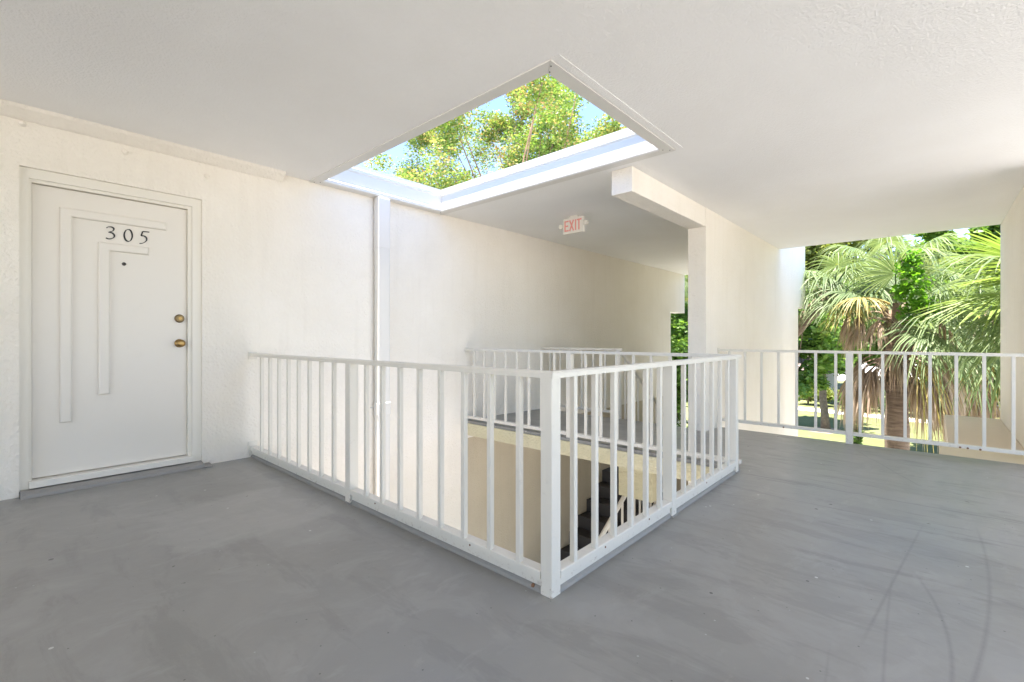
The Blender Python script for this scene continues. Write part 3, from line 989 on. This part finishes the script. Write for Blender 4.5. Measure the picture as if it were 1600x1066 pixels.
def broad_tree(name, base, height, spread, label, cat, mat, n_clump, n_leaf, leaf, trunk_r, low=.35, group=None, lean=(0, 0), clump_r=1.0, extra=None, seed=0):
    global rng
    rng = np.random.default_rng(100 + seed)
    rr = random.Random(seed)
    t = thing(name, base, label, cat, group)
    bx_, by_, bz_ = base
    top = Vector((bx_ + lean[0], by_ + lean[1], bz_ + height * .62))
    fork = Vector(base) + (top - Vector(base)) * (low / .62 if low < .6 else .6)
    bm = BM()
    pts = [Vector(base) + (fork - Vector(base)) * k / 4 + Vector((rr.uniform(-.08, .08), rr.uniform(-.08, .08), 0)) * (k > 0) for k in range(5)]
    tube(bm, pts, [trunk_r * 1.35, trunk_r * 1.05, trunk_r, trunk_r * .92, trunk_r * .8], 10)
    put('trunk', bm, M['bark'], t, smooth=True)
    cen = []
    cc = Vector((bx_ + lean[0], by_ + lean[1], bz_ + height * (low + 1) / 2))
    half = height * (1 - low) / 2
    for k in range(n_clump):
        d = Vector((rr.gauss(0, 1), rr.gauss(0, 1), rr.gauss(0, 1))).normalized()
        r = rr.uniform(.35, 1) ** .6
        cen.append(cc + Vector((d.x * spread * r, d.y * spread * r, d.z * half * r)))
    if extra: cen += [Vector(e_) for e_ in extra]
    leaves = []
    for k, c in enumerate(cen):
        if k % 2 == 0 or 'canopy' in name:
            bm = BM()
            mid = fork.lerp(c, .5) + Vector((rr.uniform(-.4, .4), rr.uniform(-.4, .4), rr.uniform(0, .6)))
            P = catmull3([fork, fork.lerp(mid, .5) + Vector((0, 0, .15)), mid, c], 3)
            n = len(P)
            tube(bm, P, [trunk_r * ((.30 if 'canopy' in name else .5) - (.27 if 'canopy' in name else .44) * i / (n - 1)) * rr.uniform(.7, 1) for i in range(n)], 5)
            put('limb', bm, M['bark'], t, smooth=True)
        cr = clump_r * rr.uniform(.7, 1.35)
        for s_ in range(4):
            o_ = Vector((rr.gauss(0, .5), rr.gauss(0, .5), rr.gauss(0, .35))) * cr
            leaves.append(blob(n_leaf // 4, c + o_, (cr * .62, cr * .62, cr * .45)))
    cr_ = quads('crown', np.concatenate(leaves), leaf, mat, t)
    return t
def catmull3(P, n=5):
    out = []
    for i in range(len(P) - 1):
        p0, p1, p2, p3 = P[max(i - 1, 0)], P[i], P[i + 1], P[min(i + 2, len(P) - 1)]
        for k in range(n):
            t = k / n
            out.append(.5 * (2 * p1 + (p2 - p0) * t + (2 * p0 - 5 * p1 + 4 * p2 - p3) * t * t + (3 * p1 - p0 - 3 * p2 + p3) * t ** 3))
    out.append(P[-1])
    return out

# ---- fan palms
def frond(parent, mat, base, az, pitch, P, R, seed, kind='frond', droop=.35, spread=150, nseg=52, sag=.25, label=None, wid=1.0):
    rr = random.Random(seed)
    base = Vector(base)
    d0 = Vector((math.cos(az) * math.cos(pitch), math.sin(az) * math.cos(pitch), math.sin(pitch)))
    bm = BM()
    pts = []
    for k in range(6):
        t = k / 5
        pts.append(base + d0 * P * t + Vector((0, 0, -sag * P * t * t)))
    d1 = (pts[-1] - pts[-2]).normalized()
    tube(bm, pts, [.022, .018, .015, .013, .011, .010], 4)
    E = pts[-1]
    up_ = Vector((0, 0, 1)) + Vector((rr.uniform(-.35, .35), rr.uniform(-.35, .35), 0))
    s = d1.cross(up_)
    if s.length < .1: s = d1.cross(Vector((0, 1, 0)))
    s.normalize()
    nrm = s.cross(d1).normalized()
    dth = 2 * math.radians(spread) / nseg
    split = rr.uniform(.28, .40)
    for i in range(nseg):
        th = -math.radians(spread) + dth * (i + .5)
        Rk = R * (.70 + .30 * math.cos(th * .55)) * rr.uniform(.90, 1.05)
        ang = th + rr.uniform(-.03, .03)
        dk = rr.uniform(.7, 1.4) * droop * (2.2 if rr.random() < .12 else 1)
        tw = rr.uniform(-.25, .25)
        prev = None
        rad = (.04, .22, .42, .62, .82, 1.0)
        for j, t in enumerate(rad):
            r = t * Rk
            w = (r * math.sin(dth * .5) if t <= split else split * Rk * math.sin(dth * .5) * max(0, 1 - ((t - split) / (1 - split)) ** 1.6)) * wid
            dirv = d1 * math.cos(ang) + s * math.sin(ang)
            perp = -d1 * math.sin(ang) + s * math.cos(ang)
            # the blade arches along its midrib, segment tips hang
            c = E + dirv * r - nrm * (.10 * R * (math.cos(ang) * t) ** 2) - nrm * abs(math.sin(ang)) * .12 * r
            c = c + Vector((0, 0, -dk * R * max(0, t - .25) ** 2.2)) + perp * tw * max(0, t - split) * R * .6
            keel = -nrm * w * .55
            if j == len(rad) - 1:
                row = [bm.verts.new(c)]
            else:
                row = [bm.verts.new(c - perp * w), bm.verts.new(c + keel), bm.verts.new(c + perp * w)]
            if prev:
                if len(row) == 3:
                    bm.faces.new((prev[0], prev[1], row[1], row[0])); bm.faces.new((prev[1], prev[2], row[2], row[1]))
                else:
                    bm.faces.new((prev[0], prev[1], row[0])); bm.faces.new((prev[1], prev[2], row[0]))
            prev = row
    org = wloc(parent)
    bmesh.ops.translate(bm, verts=bm.verts, vec=-org)
    me = bpy.data.meshes.new(kind)
    bm.to_mesh(me); bm.free()
    o = link_mesh(kind, me, mat, parent)
    if label: o['label'] = label
    return o

def dead_frond(parent, base, az, pitch, P, R, seed, mat=None):
    """a folded brown leaf hanging down: a petiole and a bundle of limp ribbons"""
    rr = random.Random(seed)
    base = Vector(base)
    d0 = Vector((math.cos(az) * math.cos(pitch), math.sin(az) * math.cos(pitch), math.sin(pitch)))
    bm = BM()
    pts = []
    for k in range(6):
        t = k / 5
        pts.append(base + d0 * P * t + Vector((0, 0, -.55 * P * t * t)))
    tube(bm, pts, [.020, .017, .014, .012, .010, .009], 4)
    E = pts[-1]
    d1 = (pts[-1] - pts[-2]).normalized()
    s = d1.cross(Vector((0, 0, 1)))
    if s.length < .1: s = Vector((-math.sin(az), math.cos(az), 0))
    s.normalize()
    n = 34
    for i in range(n):
        a = rr.uniform(-1.1, 1.1)
        L = R * rr.uniform(.65, 1.1)
        out = (d1 * math.cos(a) + s * math.sin(a) + Vector((rr.uniform(-.2, .2), rr.uniform(-.2, .2), 0))).normalized()
        p_ = E.copy(); v = out.copy()
        prev = None
        w0 = rr.uniform(.012, .024)
        side = v.cross(Vector((rr.uniform(-1, 1), rr.uniform(-1, 1), .3))).normalized()
        for j in range(6):
            t = j / 5
            w = w0 * (1 - t ** 2) * (.5 + min(1, t * 3) * .5)
            if j == 5: row = [bm.verts.new(p_)]
            else: row = [bm.verts.new(p_ - side * w), bm.verts.new(p_ + side * w)]
            if prev:
                bm.faces.new((prev[0], prev[1], row[1], row[0]) if len(row) == 2 else (prev[0], prev[1], row[0]))
            prev = row
            v = (v + Vector((rr.uniform(-.16, .16), rr.uniform(-.16, .16), -.62))).normalized()
            p_ = p_ + v * L / 5
            side = (side + Vector((rr.uniform(-.3, .3), rr.uniform(-.3, .3), 0))).normalized()
    org = wloc(parent)
    bmesh.ops.translate(bm, verts=bm.verts, vec=-org)
    me = bpy.data.meshes.new('dead_frond')
    bm.to_mesh(me); bm.free()
    return link_mesh('dead_frond', me, mat or M['palm_dead'], parent)

def palm_trunk(parent, pts, r0, r1, boots_from=.75, seed=0):
    rr = random.Random(seed)
    P = catmull3([Vector(p_) for p_ in pts], 8)
    n = len(P)
    bm = BM()
    tube(bm, P, [r0 + (r1 - r0) * i / (n - 1) * 1.0 + .012 * math.sin(i * 2.1) for i in range(n)], 14)
    put('trunk', bm, M['palm_bark'], parent, smooth=True)
    # old leaf bases criss-crossing the top of the trunk
    bm = BM()
    top = P[-1]; i0 = int(n * boots_from)
    L = sum((P[i + 1] - P[i]).length for i in range(i0, n - 1))
    k = int(L / .055)
    for j in range(k):
        t = j / max(1, k - 1)
        f = i0 + t * (n - 1 - i0)
        i = min(int(f), n - 2)
        c = P[i].lerp(P[i + 1], f - i)
        a = j * 2.399 + rr.uniform(-.15, .15)
        o_ = Vector((math.cos(a), math.sin(a), 0)); s_ = Vector((-math.sin(a), math.cos(a), 0))
        b0 = c + o_ * (r1 * .8); b1 = b0 + o_ * rr.uniform(.10, .20) + Vector((0, 0, rr.uniform(.16, .30))) + s_ * rr.uniform(-.06, .06)
        w0, w1 = .085, rr.uniform(.02, .045)
        v = [bm.verts.new(q_) for q_ in (b0 - s_ * w0, b0 + s_ * w0, b1 + s_ * w1, b1 - s_ * w1, b0 - s_ * w0 - Vector((0, 0, .06)), b0 + s_ * w0 - Vector((0, 0, .06)), b1 + s_ * w1 + o_ * .02, b1 - s_ * w1 + o_ * .02)]
        for f_ in ((0, 1, 2, 3), (4, 7, 6, 5), (0, 4, 5, 1), (1, 5, 6, 2), (2, 6, 7, 3), (3, 7, 4, 0)):
            bm.faces.new([v[x] for x in f_])
    o = put('leaf_base', bm, M['palm_bark'], parent)
    o['kind'] = 'stuff'
    return P[-1]

def palm(name, pts, r0, r1, label, fr, seed, group='fan palms beyond the railing', boots=.75):
    rr = random.Random(seed)
    t = thing(name, pts[0], label, 'palm', group)
    top = palm_trunk(t, pts, r0, r1, boots, seed)
    k = 0
    for (kind, az, pit, P, R) in fr:
        k += 1
        sd = seed * 100 + k
        j = lambda s: rr.uniform(-s, s)
        b0 = top + Vector((math.cos(R_(az)) * r1 * .8, math.sin(R_(az)) * r1 * .8, j(.12) - (.12 if kind == 'd' else 0)))
        if kind == 'g': frond(t, M['palm_green'], b0, R_(az + j(6)), R_(pit + j(5)), P, R, sd, droop=rr.uniform(.45, .95))
        elif kind == 'l': frond(t, M['palm_lime'], b0, R_(az + j(6)), R_(pit + j(4)), P, R, sd, droop=rr.uniform(.1, .25))
        elif kind == 'y': frond(t, M['palm_yellow'], b0, R_(az + j(6)), R_(pit + j(5)), P, R, sd, droop=rr.uniform(.7, 1.0), label='yellowing frond with drooping tips')
        else: dead_frond(t, b0, R_(az + j(8)), R_(pit + j(8)), P, R, sd)
    return t, top

# camera lies towards azimuth 180 from the palms, the open left side towards 90
A = [('g', az, pt, .8, .9) for az, pt in ((0, 62), (40, 45), (325, 48), (75, 30), (290, 30), (20, 20), (340, 15), (100, 50), (255, 55), (180, 68))]
A += [('y', 132, 30, .6, .62), ('y', 112, 8, .6, .6), ('g', 100, 28, .8, .8), ('g', 238, 4, .62, 1.1), ('g', 262, 18, .95, 1.0), ('g', 222, -22, .55, 1.0), ('g', 280, 0, 1.0, 1.0)]
A += [('d', 120, 40, .55, .75), ('d', 138, 32, .6, .8), ('d', 100, 34, .6, .8), ('d', 155, 25, .5, .7), ('d', 110, 20, .45, .7), ('d', 84, 25, .5, .8), ('d', 250, 20, .5, .8)]
pal, ptop = palm('fan_palm', [(11.05, .50, GZ), (11.0, .46, -3), (11.05, .50, -.6), (11.05, .52, 1.55)], .165, .16, 'nearest fan palm with a brown skirt of dead leaves and thick trunk', A, 1, boots=.72)
# second collar of dead leaves lower on the same trunk
for k, (az, pt, P_, L_) in enumerate(((82, 5, .42, 1.05), (100, -12, .36, 1.15), (118, 10, .38, 1.05), (64, -20, .3, 1.1), (136, -25, .3, .9), (262, 8, .42, 1.1), (244, -8, .40, 1.25), (282, -15, .40, 1.2), (226, 5, .36, 1.1), (300, 0, .4, 1.1), (20, -10, .35, 1.0), (340, -10, .35, 1.0), (252, -30, .5, 1.2), (92, -35, .42, 1.1), (74, 16, .45, 1.3), (108, 20, .42, 1.25), (270, 18, .46, 1.35), (238, 16, .44, 1.35), (128, 2, .32, 1.2), (214, -14, .30, 1.2), (168, 30, .16, .8), (194, 34, .14, .75))):
    dead_frond(pal, (11.05 + .15 * math.cos(R_(az)), .50 + .15 * math.sin(R_(az)), .78 - .07 * (k % 4)), R_(az), R_(pt), P_, L_, 500 + k)
frond(pal, M['palm_yellow'], (10.9, .40, .85), R_(215), R_(-20), .30, 1.0, 777, droop=1.5, spread=26, nseg=12, label='yellowing frond with drooping tips')

B = [('g', az, pt, .8, .85) for az, pt in ((150, 40), (120, 25), (95, 45), (180, 30), (210, 40), (240, 25), (60, 50), (270, 45), (20, 50), (330, 50), (165, 8), (128, 0), (195, 62), (225, 5), (105, 8))]
palm('fan_palm', [(12.1, 4.3, GZ), (12.0, 3.7, -2.2), (11.9, 2.75, .55), (12.1, 1.62, 2.05)], .17, .15, 'leaning fan palm at left with its curved trunk crossing behind the white wall', B, 2, boots=.9)

Cc = []
for k in range(12): Cc.append(('g', 95 + k * 17, 50 - (k % 5) * 18, 1.15, 1.1))
Cc += [('g', 150, -30, 1.1, 1.1), ('g', 180, -35, 1.1, 1.1), ('y', 165, -48, 1.0, 1.0), ('y', 200, -40, 1.0, 1.0), ('g', 130, -15, 1.2, 1.1)]
for k in range(14): Cc.append(('d', 90 + k * 14, -40 - (k % 4) * 11, 1.0, 1.35))
palm('fan_palm', [(15.3, -.75, GZ), (15.3, -.75, -2), (15.4, -.8, .2), (15.4, -.8, 1.5)], .2, .19, 'right fan palm whose drooping dead skirt hangs behind the tan ledge', Cc, 3)

Dd = [('l', 168, 42, 1.05, 1.15), ('l', 150, 30, 1.1, 1.1), ('l', 135, 12, 1.1, 1.1), ('g', 160, 5, 1.0, 1.05), ('g', 120, 40, 1.1, 1.1), ('g', 185, 20, .9, 1.0), ('g', 145, -20, 1.1, 1.0), ('l', 110, 58, 1.0, 1.0), ('g', 175, -15, .9, 1.0), ('g', 128, -8, 1.0, 1.0)]
Dd += [('g', 210 + k * 35, 40 - (k % 2) * 25, 1, 1) for k in range(5)]
palm('fan_palm', [(10.6, -1.75, GZ), (10.6, -1.75, -2), (10.65, -1.7, 0), (10.65, -1.62, 1.65)], .17, .16, 'lime green fan palm reaching in from the right edge behind the side wall', Dd, 4)

Ee = [('g', 30 * k, 50 - (k % 3) * 25, 1.0, 1.0) for k in range(14)]
palm('fan_palm', [(16.0, .9, GZ), (16.0, .85, -2), (15.9, .8, 1), (15.8, .85, 3.0)], .17, .16, 'tall grey green fan palm behind the nearest palm', Ee, 5)
palm('fan_palm', [(19.5, 7.3, GZ), (19.5, 7.2, -2), (19.4, 7.1, 1), (19.3, 7.1, 3.4)], .17, .16, 'distant fan palm seen in the narrow gap beside the square column', Ee[:12], 6)

# vine growing over the nearest palm
vt = thing('climbing_vine', (10.8, .40, .9), 'bright green climbing vine wrapped round the crown of the nearest palm', 'vine')
rng = np.random.default_rng(5)
vl = []
for (px, py, pz, r) in ((10.42, .34, 2.22, .22), (10.40, .24, 1.98, .24), (10.46, .40, 1.85, .18), (10.5, .16, 1.62, .20), (10.55, .34, 1.45, .18), (10.5, .06, 1.42, .16), (10.46, .28, 2.42, .15)):
    vl.append(blob(170, (px, py, pz), (r, r, r)))
quads('leaves', np.concatenate(vl), .062, M['leaf_vine'], vt, elong=1.25)
bm = BM(); tube(bm, [(10.82, .38, .9), (10.78, .30, 1.3), (10.74, .40, 1.8), (10.66, .32, 2.4)], [.015, .013, .012, .008], 5)
put('stem', bm, M['bark'], vt)

# ---- the big tree over the roof opening
ext = [(11.0, 7.4, 8.3), (10.4, 8.3, 8.5), (9.6, 7.3, 8.7), (12.4, 7.4, 7.2), (13.2, 8.2, 7.0), (12.0, 9.6, 7.6)]
broad_tree('canopy_tree', (15.0, 13.3, GZ), 16.8, 5.2, 'large yellow green tree filling the roof opening against blue sky', 'tree', M['leaf_canopy'], 92, 1500, .062, .36, low=.50, clump_r=.95, extra=ext, seed=3)
broad_tree('canopy_tree', (11.4, 22.5, GZ), 15.4, 3.6, 'smaller green tree at the left end of the roof opening', 'tree', M['leaf_green'], 34, 900, .10, .3, low=.5, clump_r=1.0, seed=9)
broad_tree('canopy_tree', (21.5, 12.0, GZ), 17.0, 4.6, 'bright green tree at the right end of the roof opening', 'tree', M['leaf_green'], 50, 700, .12, .32, low=.45, clump_r=1.1, seed=12)

# ---- trees behind the palms
G = 'garden trees behind the palms'
broad_tree('garden_tree', (40.5, 5.9, GZ), 11.0, 3.0, 'bright green tree with a pale slim trunk standing on the lawn', 'tree', M['leaf_green'], 40, 420, .24, .24, low=.42, group=G, clump_r=1.3, lean=(1.8, .6), seed=21)
broad_tree('garden_tree', (24.0, 5.0, GZ), 9.4, 1.9, 'leafy green tree just right of the bright white wall end', 'tree', M['leaf_green'], 40, 380, .15, .12, low=.45, group=G, clump_r=.85, seed=22)
broad_tree('garden_tree', (61, -1.0, GZ), 15, 5.0, 'olive green tree in the background behind the nearest palm', 'tree', M['leaf_olive'], 60, 520, .30, .3, low=.25, group=G, clump_r=1.8, seed=23)
broad_tree('garden_tree', (36, -5, GZ), 12, 5.0, 'dark tree behind the right fan palm', 'tree', M['leaf_dark'], 50, 480, .26, .25, low=.25, group=G, clump_r=1.5, seed=24)
broad_tree('garden_tree', (72, 12, GZ), 20, 9.5, 'tall olive tree far behind the garden, showing above the leaning palm', 'tree', M['leaf_olive'], 80, 480, .42, .4, low=.2, group=G, clump_r=2.3, seed=25)
broad_tree('garden_tree', (74, -6, GZ), 21, 10, 'tall green tree far behind the right palms', 'tree', M['leaf_green'], 80, 480, .45, .4, low=.2, group=G, clump_r=2.4, seed=26)
broad_tree('garden_tree', (25, 10.6, GZ), 9.0, 3.0, 'round green tree seen in the narrow gap left of the square column', 'tree', M['leaf_green'], 50, 480, .17, .15, low=.3, group=G, clump_r=1.0, seed=27)
broad_tree('garden_tree', (58, 26, GZ), 17, 8.0, 'far green tree closing the narrow gap behind the stairs', 'tree', M['leaf_olive'], 60, 420, .42, .35, low=.2, group=G, clump_r=2.2, seed=28)

broad_tree('garden_tree', (60, 6.0, GZ), 12, 5.0, 'bright green tree filling the gap behind the slim pale trunk', 'tree', M['leaf_green'], 50, 480, .28, .25, low=.30, group=G, clump_r=1.5, seed=31)

# ---- hedges and flowering shrubs
def shrub(base, r, h, label, cat='shrub', mat='leaf_dark', n=1800, leaf=.12, flowers=0, group=None, seed=0, name='shrub'):
    global rng
    rng = np.random.default_rng(900 + seed)
    t = thing(name, base, label, cat, group)
    L = [blob(n // 7, (base[0] + rng.normal() * r[0] * .5, base[1] + rng.normal() * r[1] * .5, base[2] + h * rng.uniform(.3, .75)), (r[0] * .5, r[1] * .5, h * .32)) for _ in range(7)]
    quads('leaves', np.concatenate(L), leaf, M[mat], t, elong=1.5)
    if flowers:
        F = np.concatenate(L)[:: max(1, n // flowers)] + rng.normal(size=(len(np.concatenate(L)[:: max(1, n // flowers)]), 3)) * .15
        o = quads('flowers', F, leaf * .9, M['flower'], t, elong=1.1)
    bm = BM()
    for k in range(4):
        tube(bm, [base, (base[0] + .2 * math.cos(k * 1.6), base[1] + .2 * math.sin(k * 1.6), base[2] + h * .5)], [.04, .02], 5)
    o = put('stem', bm, M['bark'], t); o['kind'] = 'stuff'
    return t
hg = 'clipped hedge and shrubs across the lawn'
shrub((54.5, 13.5, GZ), (1.6, 2.2), 2.2, 'white flowering shrub at the far left of the lawn', flowers=260, mat='leaf_olive', n=2600, leaf=.16, group=hg, seed=1)
shrub((54.5, 9.4, GZ), (1.5, 2.0), 1.9, 'grey green shrub behind the slim pale trunk', mat='leaf_olive', n=2600, leaf=.16, group=hg, seed=2)
shrub((54.0, 5.6, GZ), (1.5, 2.0), 1.7, 'dark green shrub just right of the slim pale trunk', n=2600, leaf=.16, group=hg, seed=3)
shrub((54.0, 1.2, GZ), (1.6, 2.4), 2.2, 'dark green shrub behind the dead leaves of the nearest palm', n=2600, leaf=.16, group=hg, seed=4)
shrub((16.8, .25, GZ), (.9, .9), 1.7, 'low flowering shrub below the tan ledge', flowers=160, mat='leaf_olive', n=1500, leaf=.10, seed=5)
shrub((26, 11.4, GZ), (1.3, 1.3), 3.4, 'white blossoming shrub in the narrow gap beside the column', flowers=500, mat='leaf_dark', n=2000, leaf=.13, seed=6)
# thin ivy clad stem next to the railing post
iv = thing('ivy_trunk', (30, 3.1, GZ), 'ivy covered slim trunk behind the middle post of the outer railing', 'tree')
bm = BM(); tube(bm, [(30, 3.1, GZ), (30.05, 3.1, -3.6), (30.0, 3.15, -.5)], [.2, .16, .12], 8)
put('trunk', bm, M['bark'], iv, smooth=True)
rng = np.random.default_rng(77)
quads('ivy', np.concatenate([blob(150, (30, 3.1, GZ + .9 + k * .33), (.33, .33, .35)) for k in range(13)]), .14, M['leaf_dark'], iv)
for (x, y, r, sd) in ((40.5, 5.9, 1.3, 0), (30, 3.1, .9, 1), (34.5, 1.4, .8, 2)):
    bm = BM()
    n = 20
    rr = random.Random(sd)
    rim = [bm.verts.new((x + r * math.cos(2 * math.pi * k / n) * rr.uniform(.85, 1.1), y + r * math.sin(2 * math.pi * k / n) * rr.uniform(.85, 1.1), GZ + .01)) for k in range(n)]
    c = bm.verts.new((x, y, GZ + .09))
    for k in range(n): bm.faces.new((c, rim[k], rim[(k + 1) % n]))
    tag(put('mulch_bed', bm, M['soil']), kind='structure')

# ---- far houses
def house(x, y, wx, wy, h, label, win, seed=0):
    t = thing('house', (x, y, GZ), label, 'house', 'houses beyond the garden')
    bm = BM(); box(bm, x - wx / 2, x + wx / 2, y - wy / 2, y + wy / 2, GZ, GZ + h)
    put('wall', bm, M['house'], t)
    e_ = .5
    bm = BM()
    b4 = [bm.verts.new((x + sx_ * (wx / 2 + e_), y + sy_ * (wy / 2 + e_), GZ + h - .05)) for sx_, sy_ in ((-1, -1), (1, -1), (1, 1), (-1, 1))]
    r2 = [bm.verts.new((x, y - wy / 2 + wx * .3, GZ + h + 1.9)), bm.verts.new((x, y + wy / 2 - wx * .3, GZ + h + 1.9))]
    bm.faces.new((b4[0], b4[1], r2[0])); bm.faces.new((b4[1], b4[2], r2[1], r2[0])); bm.faces.new((b4[2], b4[3], r2[1])); bm.faces.new((b4[3], b4[0], r2[0], r2[1])); bm.faces.new(b4[::-1])
    put('roof', bm, M['roof'], t)
    for k in range(win):
        yc = y - wy / 2 + (k + .5) * wy / win
        bm = BM(); box(bm, x - wx / 2 - .04, x - wx / 2 + .02, yc - .7, yc + .7, GZ + 1.0, GZ + 2.2)
        w_ = put('window', bm, M['chalk'], t)
        bm = BM(); box(bm, x - wx / 2 - .05, x - wx / 2 - .041, yc - .62, yc - .03, GZ + 1.08, GZ + 2.12)
        put('pane', bm, M['glass'], w_)
        bm = BM(); box(bm, x - wx / 2 - .05, x - wx / 2 - .041, yc + .03, yc + .62, GZ + 1.08, GZ + 2.12)
        put('pane', bm, M['glass'], w_)
house(66, 17, 9, 16, 2.9, 'white bungalow with dark roof beyond the shrubs at left', 4)
house(64, -9, 9, 14, 3.0, 'white bungalow with brown roof showing between the palm skirts', 4)
